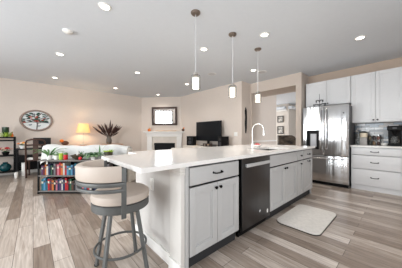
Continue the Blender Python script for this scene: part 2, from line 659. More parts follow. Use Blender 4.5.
# double door with a drawer
w = .68
cabinet('base_cabinet', 'grey base cabinet nearest the white post, wide drawer above two doors', (.947, YF, 0), 0, w, .11, zt, .58,
        [('drawer', .006, w - .006, .708, zt - .022, 'pull'), ('door', .006, w / 2 - .002, .12, .69, (w / 2 - .03, .645)),
         ('door', w / 2 + .002, w - .006, .12, .69, (w / 2 + .03, .645))], M_CABG, GI)
w = .92
cabinet('base_cabinet', 'grey sink cabinet right of the dishwasher, blank panel above two doors', (2.302, YF, 0), 0, w, .11, zt, .58,
        [('drawer', .006, w - .006, .708, zt - .022, None), ('door', .006, w / 2 - .002, .12, .69, (w / 2 - .03, .645)),
         ('door', w / 2 + .002, w - .006, .12, .69, (w / 2 + .03, .645))], M_CABG, GI)
w = .28
cabinet('base_cabinet', 'narrow grey pull-out cabinet between the sink cabinet and the island end', (3.226, YF, 0), 0, w, .11, zt, .58,
        [('drawer', .006, w - .006, .708, zt - .022, 'knob'), ('door', .006, w - .006, .12, .69, (w / 2, .645))], M_CABG, GI)
w = .46
cabinet('base_cabinet', 'grey base cabinet at far right end of the island near the fridge', (3.51, YF, 0), 0, w, .11, zt, .58,
        [('drawer', .006, w - .006, .708, zt - .022, 'pull'), ('panel', .006, w - .006, .12, .69, 'pull')], M_CABG, GI)

# island body: knee wall, end panel, corner post
t = thing('island_body', 'white end panel and corner post of the kitchen island', 'kitchen island', (0, 0, 0))
MB().box(.94, 3.97, 1.79, 2.1, 0, zt).build('back_panel', M_PANEL, t, smooth=False)
MB().box(.885, .936, 1.35, 2.1, 0, zt).build('end_panel', M_PANEL, t, smooth=False)
M_POST = mat('post_paint', (216, 212, 207), .5, var=.01)
MB().box(3.972, 3.984, 1.207, 2.1, 0, zt).build('side_panel', M_CABG, t, smooth=False)
p = MB()
p.box(.866, .906, 1.192, 1.348, 0, zt - .075, .003)
p.build('post', M_POST, t)
p = MB()
p.box(.850, .908, 1.180, 1.356, zt - .022, zt, .003)
p.box(.856, .907, 1.184, 1.354, zt - .05, zt - .022, .008, 3)
p.box(.860, .9065, 1.187, 1.352, zt - .075, zt - .05, .004)
p.build('capital', M_POST, t)
MB().box(.909, .943, 1.187, 1.348, 0, zt, .001).build('filler_stile', M_CABG, t)
MB().box(.87, .885, 1.35, 2.1, 0, .1, .003).build('baseboard', M_TRIM, t)
MB().box(.85, .866, 1.186, 1.349, 0, .1, .003).build('post_base', M_TRIM, t)

# worktop with a sink cut-out
xs, ys = [.52, .9, 2.45, 3.15, 4.02], [1.15, 1.27, 1.66, 2.1, 2.38]
m = MB()
V = {}


def cell(i, j):
    return not ((i == 0 and j == 3) or (i == 2 and j == 1)) and 0 <= i < 4 and 0 <= j < 4


def vv(i, j, z):
    if (i, j, z) not in V:
        V[(i, j, z)] = m.bm.verts.new((xs[i], ys[j], z))
    return V[(i, j, z)]


z0, z1 = .881, .915
for i in range(4):
    for j in range(4):
        if cell(i, j):
            m.bm.faces.new((vv(i, j, z1), vv(i + 1, j, z1), vv(i + 1, j + 1, z1), vv(i, j + 1, z1)))
            m.bm.faces.new((vv(i, j, z0), vv(i, j + 1, z0), vv(i + 1, j + 1, z0), vv(i + 1, j, z0)))
            for di, dj, a, b in ((-1, 0, (i, j), (i, j + 1)), (1, 0, (i + 1, j), (i + 1, j + 1)), (0, -1, (i, j), (i + 1, j)), (0, 1, (i, j + 1), (i + 1, j + 1))):
                if not cell(i + di, j + dj):
                    m.bm.faces.new((vv(*a, z0), vv(*b, z0), vv(*b, z1), vv(*a, z1)))
bmesh.ops.bevel(m.bm, geom=[e for e in m.bm.edges if len(e.link_faces) == 2 and e.calc_face_angle(0) > 1], offset=.004, segments=2, affect='EDGES')
tag(m.build('worktop', M_QUARTZ), 'long white quartz worktop of the island, overhanging towards the stool', 'worktop')

# dishwasher
t = thing('dishwasher', 'dark stainless dishwasher built into the island', 'dishwasher', (1.668, YF, 0))
dw = .622
MB().box(.004, dw - .004, 0, .56, .06, .872).build('tub', M_BLACK, t, smooth=False)
d = MB().box(.004, dw - .004, -.028, -.001, .085, .868, .006).build('door', M_DWSTEEL, t)
hm = MB()
hm.box(.05, dw - .05, -.062, -.046, .775, .815, .006)
hm.box(.06, .085, -.047, -.028, .782, .808).box(dw - .085, dw - .06, -.047, -.028, .782, .808)
hm.build('handle', mat('dishwasher_handle_steel', (205, 205, 206), .35, metal=.4, var=.02), d)
MB().tube([(.352, -.0285, .208), (.362, -.0285, .196), (.384, -.0285, .224)], .0035, 6).build('badge', M_CHROME, d)
MB().lathe([(.018, 0), (.018, .0015)], seg=16, M=Matrix.Translation((dw - .07, -.028, .165)) @ Matrix.Rotation(PI / 2, 4, 'X') @ Matrix.Diagonal((1, 1.5, 1, 1))).build('sticker', M_WHITE, d)
MB().box(.01, dw - .01, .03, .045, 0, .06).build('kick_plate', M_BLACK, t, smooth=False)

# sink and tap
m = MB()
sx0, sx1, sy0, sy1 = 2.44, 3.16, 1.262, 1.668
m.box(sx0, sx1, sy0, sy1, .70, .703)
m.box(sx0, sx0 + .008, sy0, sy1, .703, .879).box(sx1 - .008, sx1, sy0, sy1, .703, .879)
m.box(sx0 + .008, sx1 - .008, sy0, sy0 + .006, .703, .879).box(sx0 + .008, sx1 - .008, sy1 - .006, sy1, .703, .879)
t = thing('sink', 'stainless undermount sink sunk into the island worktop', 'sink', (0, 0, 0))
m.build('basin', mat('sink_steel', (150, 146, 142), .3, metal=.9, var=.03), t, smooth=False)
MB().lathe([(.045, 0), (.045, .004), (.02, .003)], (2.8, 1.46, .703), 20).build('drain', M_CHROME, t)

t = thing('faucet', 'tall white gooseneck tap standing behind the sink', 'faucet', (2.80, 1.76, .915))
M_TAP = mat('tap_pale_steel', (226, 224, 220), .22, metal=.55, var=0)
MB().lathe([(.032, 0), (.032, .008), (.024, .014), (.022, .09), (.018, .1), (0, .1)], seg=20).build('base', M_TAP, t)
pts = [(0, 0, .09), (0, 0, .30)] + [(0, -.105 + .105 * math.cos(math.radians(a)), .30 + .105 * math.sin(math.radians(a))) for a in range(15, 166, 15)] + [(0, -.212, .285)]
MB().tube(pts, .0105, 10).build('spout', M_TAP, t)
MB().lathe([(.014, .0), (.02, -.012), (.021, -.075), (.012, -.08), (0, -.08)], (0, -.212, .285), 16).build('spray_head', M_TAP, t)
MB().tube([(.02, 0, .055), (.05, 0, .075), (.075, 0, .135)], [.009, .008, .006], 8).build('lever', M_NICKEL, t)

t = thing('berry_dish', 'small white dish of red berries beside the tap', 'dish', (3.02, 1.80, .915))
MB().lathe([(.03, 0), (.055, .012), (.07, .04), (.067, .042), (.05, .014), (0, .01)], seg=20).build('dish', M_WHITE, t)
m = MB()
for i in range(12):
    a = i * 2.4
    r = .043 * math.sqrt(i / 12)
    m.sphere((r * math.cos(a), r * math.sin(a), .036 + .016 * (1 - i / 12)), .016, 8)
m.build('berries', M_RED, t)

# kitchen wall run
RK = -PI / 2
GB = 'white wall cabinets'
w = .735
cabinet('drawer_cabinet', 'white three-drawer base cabinet right of the fridge', (5.015, .76, 0), RK, w, .10, .88, .615,
        [('drawer', .006, w - .006, .725, .865, 'pull'), ('drawer', .006, w - .006, .44, .715, 'pull'), ('drawer', .006, w - .006, .115, .43, 'pull')], M_CABW, None)
tag(MB().box(4.985, 5.632, .0, .772, .881, .915, .004).build('worktop', M_QUARTZ), 'short white worktop on the white drawer cabinet', 'worktop')
w = .806
cabinet('wall_cabinet', 'tall white wall cabinet above the coffee maker, two doors', (5.31, .806, 0), RK, w, 1.40, 2.465, .325,
        [('door', .005, w / 2 - .002, 1.405, 2.46, (w / 2 - .03, 1.45)), ('door', w / 2 + .002, w - .005, 1.405, 2.46, (w / 2 + .03, 1.45))],
        M_CABW, GB, toe=False, wall_cab=True)
w = .925
cabinet('wall_cabinet', 'shorter white wall cabinet directly over the fridge, two doors', (5.31, 1.735, 0), RK, w, 1.86, 2.465, .325,
        [('door', .005, w / 2 - .002, 1.865, 2.46, (w / 2 - .03, 1.90)), ('door', w / 2 + .002, w - .005, 1.865, 2.46, (w / 2 + .03, 1.90))],
        M_CABW, GB, toe=False, wall_cab=True)
struct(MB().box(5.634, 5.64, .0, .80, .917, 1.398).build('trim_4', M_TILE, smooth=False))

# refrigerator
t = thing('refrigerator', 'stainless french-door refrigerator with a water dispenser', 'refrigerator', (4.85, 1.66, 0), RK)
fw = .885
MB().box(.006, fw - .006, .068, .76, .03, 1.775, .004).build('case', M_DARKGREY, t)
MB().box(.02, fw - .02, .05, .07, .012, .07).build('grille', M_BLACK, t, smooth=False)
ld = MB()
sp = .44
# left door built around the dispenser recess
ld.box(0, .085, 0, .065, .68, 1.785, .005).box(.345, sp - .003, 0, .065, .68, 1.785, .005)
ld.box(.085, .345, 0, .065, 1.245, 1.785).box(.085, .345, 0, .065, .68, .80)
ld = ld.build('left_door', M_STEEL, t)
rd = MB().box(sp + .003, fw, 0, .065, .68, 1.785, .008).build('right_door', M_STEEL, t)
fd = MB().box(0, fw, 0, .065, .085, .668, .008).build('freezer_drawer', M_STEEL, t)


def vhandle(x, parent):
    MB().tube([(x, -.002, .80), (x, -.045, .82), (x, -.055, .90), (x, -.062, 1.25), (x, -.055, 1.62), (x, -.045, 1.70), (x, -.002, 1.72)], .013, 10).build('handle', M_STEEL, parent)


vhandle(sp - .045, ld)
vhandle(sp + .045, rd)
MB().tube([(.06, -.002, .615), (.075, -.045, .612), (.15, -.056, .61), (fw / 2, -.062, .61), (fw - .15, -.056, .61), (fw - .075, -.045, .612), (fw - .06, -.002, .615)], .013, 10).build('handle', M_STEEL, fd)
dp = MB().box(.085, .345, .05, .064, .80, 1.245).box(.085, .105, .0, .05, .80, 1.245).box(.325, .345, .0, .05, .80, 1.245).box(.105, .325, .0, .05, 1.19, 1.245).build('dispenser', M_BLACK, ld, smooth=False)
MB().box(.165, .29, .012, .05, .86, 1.16, .004).build('dispenser_panel', mat('dispenser_grey', (176, 178, 182), .35, var=.02), ld)
MB().lathe([(.016, 0), (.016, .003)], seg=16, M=Matrix.Translation((.80, 0, 1.60)) @ Matrix.Rotation(PI / 2, 4, 'X')).build('emblem', M_DARKGREY, rd)

# iron scroll on top of the fridge
t = thing('scroll_ornament', 'black wrought iron scroll ornament standing on top of the fridge', 'ornament', (5.02, 1.35, 1.776), RK)
m = MB()
m.tube([(-.10, 0, .012), (.10, 0, .012)], .008, 8)
m.box(-.05, .05, -.03, .03, 0, .012)
m.tube([(0, 0, .012), (0, 0, .33)], [.007, .003], 8)
for s in (-1, 1):
    for (z, r) in ((.06, .125), (.15, .07)):
        m.tube([(0, 0, z), (s * r * .5, 0, z + .035), (s * r, 0, z + .01), (s * r * .92, 0, z - .02), (s * r * .75, 0, z - .005)], .011, 8)
        m.sphere((s * r * .98, 0, z + .024), .014, 8)
m.build('scrollwork', M_BLACKM, t)

# things on the short worktop
ZT = .915
t = thing('canister', 'clear glass jar nearest the fridge on the short worktop', 'jar', (5.42, .724, ZT))
MB().lathe([(.045, 0), (.048, .01), (.048, .27), (.04, .285), (.036, .285), (.043, .268), (.043, .012), (0, .01)], seg=20).build('body', M_GLASS, t)
MB().lathe([(.042, .286), (.046, .292), (.046, .304), (.012, .31), (.014, .33), (0, .335)], seg=20).build('lid', M_NICKEL, t)
t = thing('blender', 'small kitchen jug with a wide cream band between jar and spice rack', 'canister', (5.38, .60, ZT))
MB().box(-.06, .06, -.062, .062, 0, .165, .012).build('base', mat('canister_grey', (168, 162, 158), .4, var=.05), t)
MB().lathe([(.062, .166), (.066, .18), (.066, .25), (.062, .262), (0, .264)], seg=24).build('band', mat('cream_enamel', (235, 220, 196), .4), t)
MB().lathe([(.058, .265), (.062, .28), (.03, .30), (0, .302)], seg=20).build('lid', M_BLACK, t)
t.name = 'canister'
# spice bottles on a rack
t = thing('spice_rack', 'small black wire rack holding spice bottles', 'rack', (5.40, .43, ZT))
m = MB()
for y in (-.10, .10):
    m.tube([(-.05, y, .003), (-.05, y, .21), (.05, y, .21), (.05, y, .003)], .004, 6)
for z in (.006, .112):
    for x in (-.048, 0, .048):
        m.tube([(x, -.10, z), (x, .10, z)], .0035, 6)
m.build('wire_frame', M_BLACKM, t)
cols = [(70, 42, 36), (120, 92, 62), (50, 50, 44), (110, 64, 48), (50, 36, 36), (110, 98, 80)]
n = 0
for z, rn in ((.011, 'lower'), (.117, 'upper')):
    for q, y in enumerate((-.066, 0, .066)):
        t = thing('spice_bottle', 'small spice bottle, %s on the %s tier of the wire rack' % (('right', 'middle', 'left')[q], rn), 'bottle', (5.398, .43 + y, ZT + z), 0, 'spice bottles in the wire rack')
        MB().lathe([(.02, 0), (.024, .004), (.024, .06), (.017, .068), (0, .068)], seg=14).build('glass', mat('spice_%d' % n, cols[n], .3, var=.1), t)
        MB().lathe([(.018, .069), (.019, .072), (.019, .088), (0, .09)], seg=14).build('cap', M_BLACK if n % 3 else M_CHROME, t)
        n += 1
t = thing('sugar_bowl', 'low white bowl between the spice rack and the coffee maker', 'bowl', (5.36, .272, ZT))
MB().lathe([(.03, 0), (.05, .012), (.058, .05), (.054, .05), (.046, .014), (0, .012)], seg=20).build('bowl', M_WHITE, t)

t = thing('coffee_maker', 'black drip coffee maker on the short white worktop', 'coffee maker', (5.34, .125, ZT), RK)
MB().box(-.10, .10, -.11, .12, 0, .045, .012).build('base', M_BLACK, t)
MB().box(-.095, .095, .05, .12, .046, .30, .012).build('water_tank', M_BLACK, t)
MB().box(-.105, .105, -.11, .12, .301, .40, .02, 3).build('brew_head', M_BLACK, t)
MB().lathe([(.055, .0), (.028, .0), (.045, .068), (.06, .085)], (0, -.035, .215), 20).build('filter_basket', M_BLACK, t)
cf = MB().lathe([(.045, 0), (.062, .015), (.066, .06), (.046, .125), (.044, .14), (.04, .14), (.042, .124), (.06, .06), (.056, .018), (0, .012)], (0, -.035, .048), 22).build('carafe', mat('smoked_glass', (200, 200, 198), .05, trans=.85, var=0, ior=1.2), t)
MB().tube([(.02, -.085, .175), (.045, -.13, .17), (.048, -.14, .11), (.03, -.10, .08)], .008, 8).build('handle', M_BLACK, cf)
MB().box(-.03, .03, -.114, -.1105, .335, .37, .001).build('control_panel', M_DARKGREY, t)

# rug
t = thing('kitchen_mat', 'cream rounded mat on the floor in front of the island', 'mat', (2.76, .885, 0))


def rrect(hx, hy, r):
    P = []
    for sx, sy, a0 in ((1, 1, 0), (-1, 1, 90), (-1, -1, 180), (1, -1, 270)):
        for q in range(7):
            a = math.radians(a0 + q * 15)
            P.append((sx * (hx - r) + r * math.cos(a), sy * (hy - r) + r * math.sin(a)))
    return P


MB().prism(rrect(.435, .255, .09), .001, .009).build('backing', M_RUGEDGE, t)
MB().prism(rrect(.43, .25, .087), .0095, .024).build('pile', M_RUG, t)

# outlet on the end panel, switch on the television wall
t = thing('power_outlet', 'white power outlet on the island end panel', 'outlet', (.884, 1.70, .64))
MB().box(-.007, 0, -.037, .037, -.06, .06, .003).build('cover_plate', M_WHITE, t)
for z in (-.022, .022):
    MB().box(-.009, -.0075, -.017, .017, z - .015, z + .015, .0005).build('socket', M_WHITE, t)
t = thing('light_switch', 'white double switch plate on the wall right of the television', 'switch', (4.599, 3.47, 1.16))
MB().box(-.008, 0, -.06, .06, -.06, .06, .003).build('cover_plate', M_WHITE, t)
for y in (-.024, .024):
    MB().box(-.012, -.0085, y - .016, y + .016, -.033, .033, .001).build('rocker', M_WHITE, t)

# ------------------------------------------------------------------ bar stool (faces the end panel, +x)
t = thing('bar_stool', 'swivel bar stool with cream seat and wraparound back at the island', 'bar stool', (.553, 1.61, 0), math.radians(-4))
for k in range(4):
    a = math.radians(k * 90 + 42)
    c, s = math.cos(a), math.sin(a)
    m = MB()
    p0, p1 = Vector((.14 * c, .14 * s, .53)), Vector((.235 * c, .235 * s, .012))
    m.tube([p0, p1], .02, 8, flat=(.015, .025))
    lg = m.build('leg', M_STOOL, t)
    MB().lathe([(.018, 0), (.02, .004), (.02, .012), (0, .012)], (.236 * c, .236 * s, 0), 14).build('foot_glide', M_BLACK, lg)
MB().tube(arc((0, 0), .20, 0, 350, 36, .21), .0095, 8, closed=True).build('footrest', M_STOOL, t)
MB().lathe([(.16, .52), (.16, .538), (0, .538)], seg=28).build('swivel_plate', M_STOOL, t)
MB().lathe([(.18, .539), (.217, .541), (.223, .547), (.223, .597), (.217, .603), (.18, .603)], seg=48).build('seat_ring', M_STOOL, t)
MB().lathe([(.0, .592), (.205, .603), (.222, .612), (.228, .642), (.222, .666), (.197, .682), (.13, .690), (0, .692)], seg=48).build('seat', M_CREAM, t)


def arc_slab(r0, r1, a0, a1, z0, z1, n=36, rnd=.012):
    m = MB()
    prof = [(r0, z0 + rnd), (r0 + rnd * .3, z0 + rnd * .3), (r0 + rnd, z0), (r1 - rnd, z0), (r1 - rnd * .3, z0 + rnd * .3), (r1, z0 + rnd),
            (r1, z1 - rnd), (r1 - rnd * .3, z1 - rnd * .3), (r1 - rnd, z1), (r0 + rnd, z1), (r0 + rnd * .3, z1 - rnd * .3), (r0, z1 - rnd)]
    rings = []
    for i in range(n):
        a = math.radians(a0 + (a1 - a0) * i / (n - 1))
        rings.append([m.bm.verts.new((r * math.cos(a), r * math.sin(a), z)) for r, z in prof])
    for a, b in zip(rings[:-1], rings[1:]):
        for k in range(len(prof)):
            j = (k + 1) % len(prof)
            m.bm.faces.new((a[k], a[j], b[j], b[k]))
    m.bm.faces.new(rings[0])
    m.bm.faces.new(list(reversed(rings[-1])))
    return m


arc_slab(.234, .282, 103, 262, .806, .915, rnd=.016).build('backrest', M_CREAM, t, loc=(-.044, -.038, 0))
arc_slab(.252, .280, 99, 266, .776, .804, rnd=.003).build('back_rail', M_STOOL, t, loc=(-.044, -.038, 0))
arc_slab(.258, .275, 99, 266, .734, .758, rnd=.003).build('back_rail', M_STOOL, t, loc=(-.044, -.038, 0))
for a in (99, 266):
    c, s = math.cos(math.radians(a)), math.sin(math.radians(a))
    m = MB()
    m.box(-.017, .017, -.006, .006, .545, .90, .003, M=Matrix.Translation((.258 * c, .258 * s, 0)) @ Matrix.Rotation(math.radians(a) + PI / 2, 4, 'Z'))
    m.build('back_post', M_STOOL, t, loc=(-.044, -.038, 0))

# ------------------------------------------------------------------ low bookcase behind the stool
along = math.radians(-42.3)
BC = Vector((.06, 4.73, 0))
bl, bd, bh = 1.62, .26, .645
t = thing('bookcase', 'low black metal bookcase with two rows of books and plants on top', 'bookcase', BC, along)
for x in (.012, bl - .012):
    for y in (.012, bd - .012):
        MB().box(x - .012, x + .012, y - .012, y + .012, 0, bh - .021, .002).build('post', M_BLACKM, t)
for z in (.04, .335, bh - .02):
    MB().box(.0, bl, .0, bd, z, z + .02, .002).build('shelf', M_SHELF, t)
m = MB()
m.box(.025, bl - .025, .002, .012, .015, .039).box(.025, bl - .025, bd - .012, bd - .002, .015, .039)
m.build('lower_rail', M_BLACKM, t)
MB().box(.025, bl - .025, bd - .011, bd - .004, .061, bh - .021).build('back_panel', M_BLACK, t, smooth=False)  # black sheet added to keep the gaps between the books dark
RB = Matrix.Rotation(along, 4, 'Z')


def on_case(x, y, z):
    return BC + (RB @ Vector((x, y, z)))


COLS = {'dark blue': (25, 35, 67), 'black': (25, 24, 25), 'red': (152, 30, 35), 'teal': (35, 89, 104), 'white': (164, 161, 156),
        'maroon': (86, 28, 38), 'light blue': (73, 120, 148), 'orange': (169, 97, 46), 'green': (41, 76, 57), 'purple': (73, 48, 80),
        'grey': (96, 94, 96), 'pink': (166, 96, 108), 'yellow': (179, 150, 67), 'brown': (78, 54, 41)}
up = ['purple', 'maroon', 'orange', 'white', 'dark blue', 'green', 'black', 'grey', 'maroon', 'pink', 'red', 'orange', 'white', 'red', 'light blue', 'teal', 'light blue', 'dark blue', 'teal', 'black',
      'brown', 'white', 'orange', 'red', 'grey', 'black', 'green', 'dark blue', 'maroon', 'black', 'purple', 'black', 'brown', 'dark blue', 'black', 'grey']
lo = ['teal', 'light blue', 'teal', 'red', 'maroon', 'orange', 'black', 'pink', 'dark blue', 'purple', 'white', 'dark blue', 'red', 'red', 'black', 'green', 'brown', 'black', 'grey', 'white',
      'teal', 'pink', 'light blue', 'maroon', 'red', 'white', 'black', 'dark blue', 'green', 'orange', 'yellow', 'teal', 'white', 'yellow', 'grey', 'white', 'black', 'white']
ORD = ['first', 'second', 'third', 'fourth', 'fifth', 'sixth', 'seventh', 'eighth', 'ninth', 'tenth']


def ordinal(n):
    if n <= 10:
        return ORD[n - 1]
    return '%d%s' % (n, {1: 'st', 2: 'nd', 3: 'rd'}.get(n % 10 if n not in (11, 12, 13) else 0, 'th'))


for row, z, maxh, rn in ((up, .3555, .25, 'upper'), (lo, .0605, .25, 'lower')):
    x = .05
    for i, cname in enumerate(row):
        tk = random.uniform(.024, .042)
        hh = random.uniform(.17, .245)
        dd = random.uniform(.14, .18)
        if x + tk > bl - .04:
            break
        lab = '%s book, %s from the left on the %s shelf of the low bookcase' % (cname, ordinal(i + 1), rn)
        b = thing('book', lab, 'book', on_case(x, .03, z), along, 'books in the low bookcase')
        c = MB()
        c.box(0, tk, 0, .004, 0, hh)
        c.box(0, .003, .004, dd, 0, hh).box(tk - .003, tk, .004, dd, 0, hh)
        c.build('cover', mat('book_' + cname.replace(' ', '_'), COLS[cname], .6, var=.08, spec=.25), b, smooth=False)
        MB().box(.0032, tk - .0032, .0045, dd - .006, .004, hh - .004).build('pages', M_PAGES, b, smooth=False)
        MB().box(.004, tk - .004, -.0008, -.0001, hh * .62, hh * .8).build('spine_label', mat('spine_label_%d' % (i % 3), ((188, 180, 160), (40, 40, 48), (70, 60, 56))[i % 3], .6), b, smooth=False)
        x += tk + random.choice((.001, .002, .002, .012))

ZB = bh + .0015


def plant(name, label, x, y, pot_r, pot_h, m_pot, m_leaf, n, ln, wd, droop, up_=.8, z=ZB, at=None, cat='plant', seed=1):
    rnd = random.Random(seed)
    t = thing(name, label, cat, at if at is not None else on_case(x, y, z))
    MB().lathe([(pot_r * .75, 0), (pot_r, pot_h * .95), (pot_r, pot_h), (pot_r * .88, pot_h), (pot_r * .85, pot_h * .86), (0, pot_h * .85)], seg=18).build('pot', m_pot, t)
    m = MB()
    for i in range(n):
        a = 2 * PI * i / n + rnd.uniform(-.25, .25)
        l = ln * rnd.uniform(.7, 1.1)
        u = up_ * rnd.uniform(.6, 1.2)
        pts = []
        for q in range(6):
            s = q / 5
            rr = pot_r * .3 + l * s
            zz = pot_h * .85 + l * u * s - droop * l * s * s
            pts.append((rr * math.cos(a), rr * math.sin(a), zz))
        m.blade(pts, wd * rnd.uniform(.8, 1.15))
    m.build('foliage', m_leaf, t)
    return t


plant('spider_plant', 'long arching green leaves in white pot at bookcase left end', .13, .12, .05, .085, M_WHITE, M_LEAF, 13, .29, .02, .85, 1.25, seed=3)
plant('potted_herb', 'small pale green plant in white pot right of the arching leaves', .265, .12, .042, .08, M_WHITE, M_LEAFP, 12, .075, .012, .2, 1.0, seed=4)
t = thing('candle_jar', 'lime green jar candle on the low bookcase beside the red jar', 'jar', on_case(.37, .11, ZB))
MB().lathe([(.032, 0), (.035, .006), (.035, .12), (.03, .126), (0, .126)], seg=18).build('jar', M_LIME, t)
MB().lathe([(.033, .127), (.034, .135), (0, .138)], seg=18).build('lid', mat('pale_lid', (226, 226, 200), .4), t)
t = thing('candle_jar', 'red jar candle with green top on the low bookcase', 'jar', on_case(.465, .11, ZB))
MB().lathe([(.034, 0), (.037, .006), (.037, .09), (.032, .096), (0, .096)], seg=18).build('jar', M_RED, t)
MB().lathe([(.035, .097), (.036, .13), (0, .132)], seg=18).build('lid', M_LEAF, t)
t = thing('fruit_bowl', 'dark bowl of pine cones and white candle on the low bookcase', 'bowl', on_case(.695, .135, ZB))
MB().lathe([(.05, 0), (.055, .008), (.11, .05), (.135, .085), (.13, .087), (.10, .052), (.05, .014), (0, .012)], seg=28).build('bowl', M_BOWL, t)
m = MB()
for i in range(7):
    a = i * 2.4
    m.sphere((.06 * math.cos(a), .06 * math.sin(a), .082), (.032, .03, .026), 10)
m.build('pine_cones', mat('pine_cone', (78, 64, 46), .8, var=.3, scale=60), t)
MB().lathe([(.017, .075), (.017, .175), (.012, .18), (0, .18)], (-.015, .0, 0), 14).build('candle', M_WHITE, t)
m = MB()
for i in range(6):
    a = i * 1.1
    m.blade([(.05, 0, .08), (.05 + .02 * math.cos(a), .02 * math.sin(a), .12), (.05 + .05 * math.cos(a), .05 * math.sin(a), .16)], .007)
m.build('sprig', M_LEAFD, t)
t = thing('red_ornament', 'shiny red ball beside the dark bowl on the bookcase', 'ornament', on_case(.80, .036, ZB))
MB().sphere((0, 0, .033), .033, 16).build('ball', M_RED, t)
MB().lathe([(.006, .064), (.006, .074), (0, .075)], seg=10).build('cap', M_LEAFD, t)
t = plant('leafy_plant', 'bushy striped green plant with drooping leaves right of the bowl', 1.02, .10, .055, .06, M_WHITE, M_LEAFP, 20, .22, .026, .85, .95, seed=9)
m = MB()
rn_ = random.Random(5)
for i in range(13):
    a = 2 * PI * i / 13 + .2
    l = .23 * rn_.uniform(.8, 1.1)
    m.blade([(l * s * math.cos(a), l * s * math.sin(a), .055 + l * 1.15 * s - 1.0 * l * s * s) for s in (.1, .3, .5, .7, .9, 1)], .02)
m.build('dark_foliage', M_LEAFD, t)
t = thing('sprouting_bulb', 'tall thin sprout with one thick green stem on the bookcase', 'plant', on_case(1.075, .215, ZB))
MB().lathe([(.026, 0), (.034, .03), (.03, .055), (.02, .06), (0, .06)], seg=16).build('pot', M_WHITE, t)
MB().tube([(0, 0, .055), (.003, 0, .18), (0, .002, .275)], [.018, .016, .005], 8).build('stem', M_LEAF, t)
m = MB()
m.blade([(0, 0, .06), (-.03, .01, .16), (-.085, .02, .23), (-.10, .02, .30)], .005)
m.blade([(0, 0, .06), (.04, -.01, .18), (.09, -.02, .25), (.12, -.03, .28)], .005)
m.build('leaf', M_LEAFP, t)
plant('succulent', 'lime green succulent in a dark bowl at the bookcase right end', 1.30, .13, .08, .155, M_BOWL, M_LIME, 28, .085, .02, .35, 1.0, seed=12)

# ------------------------------------------------------------------ sofa with white quilt, seen from behind
SO = on_case(-.20, .41, 0)
t = thing('sofa', 'pale sofa draped with a white quilt behind the low bookcase', 'sofa', SO, along)
sl = 1.80
MB().box(0, sl, .0, .20, .08, .85, .05, 3).build('backrest', M_SOFA, t)
MB().box(.201, sl - .201, .205, .86, .08, .32, .03).build('base', M_SOFA, t)
for x0 in (.0, sl - .2):
    MB().box(x0, x0 + .2, .205, .88, .08, .60, .05, 3).build('armrest', M_SOFA, t)
for x0 in (.21, sl / 2 + .005):
    MB().box(x0, x0 + sl / 2 - .215, .22, .84, .325, .46, .04, 3).build('seat_cushion', M_SOFA, t)
for x in (.06, sl - .06):
    for y in (.06, .82):
        MB().lathe([(.018, 0), (.025, .079)], (x, y, 0), 12).build('leg', M_BRASSW, t)
# quilt: a wavy sheet over the back with folds
m = MB()
prof = [(-.06, .52), (-.045, .65), (-.03, .77), (-.02, .85), (.0, .892), (.06, .91), (.14, .908), (.20, .895), (.235, .85), (.245, .71)]
N = 46
rows = []
rq = random.Random(2)
for i in range(N):
    x = -.05 + (sl + .02) * i / (N - 1)
    ring = []
    for q, (y, z) in enumerate(prof):
        wv = .012 * math.sin(i * .9 + q * .7) + .008 * math.sin(i * .37 + 2)
        zz = z + (.010 * math.sin(i * .55) + .012 * math.sin(i * .21 + 1)) - (0.02 if i in (0, N - 1) else 0)
        if q < 2:
            zz += .05 * math.sin(i * .3)
        ring.append(m.bm.verts.new((x, y + (wv if q < 4 or q > 7 else 0) - (.012 if q < 4 else -.012 if q > 7 else 0), zz)))
    rows.append(ring)
for a, b in zip(rows[:-1], rows[1:]):
    for q in range(len(prof) - 1):
        m.bm.faces.new((a[q], b[q], b[q + 1], a[q + 1]))
r = bmesh.ops.solidify(m.bm, geom=m.bm.faces[:], thickness=-.012)
qo = m.build('quilt', M_QUILT, loc=SO, rotz=along)
tag(qo, 'white quilt with soft folds draped over the sofa back', 'quilt')

# armchair further right, only its back top shows above the worktop
t = thing('armchair', 'pale grey armchair whose back shows in front of the fireplace', 'armchair', (3.3, 4.16, 0), along)
MB().box(-.46, .46, -.40, -.22, .10, .785, .06, 3).build('backrest', M_SOFA, t)
MB().box(-.27, .27, -.215, .36, .12, .44, .05, 3).build('seat', M_SOFA, t)
for s in (-1, 1):
    MB().box(s * .37 - .09, s * .37 + .09, -.215, .38, .10, .60, .05, 3).build('armrest', M_SOFA, t)
    for y in (-.33, .30):
        MB().lathe([(.016, 0), (.024, .099)], (s * .37, y, 0), 12).build('leg', M_BRASSW, t)

# ------------------------------------------------------------------ console, lamp, dried arrangement on the left wall
CY = 7.28
t = thing('console_table', 'long brown console table against the left wall under the lamp', 'table', (1.5, CY, 0))
MB().box(-.87, 1.0, -.22, .22, .77, .805, .006).build('top', M_CONSOLE, t)
MB().box(-.83, .95, -.19, .19, .68, .769).build('apron', M_CONSOLE, t, smooth=False)
for x in (-.79, .91):
    for y in (-.16, .16):
        MB().box(x - .03, x + .03, y - .03, y + .03, 0, .679, .004).build('leg', M_CONSOLE, t)
t = thing('table_lamp', 'lit table lamp with a warm tapered fabric shade', 'lamp', (1.255, CY, .8055))
MB().lathe([(.10, 0), (.10, .015), (.03, .03), (.014, .05), (.02, .08), (.012, .11), (.012, .36), (0, .37)], seg=20).build('base', M_NICKEL, t)
sh = MB()
sh.lathe([(.205, .40), (.145, .71), (.14, .71), (.2, .40)], seg=40, cap=False)
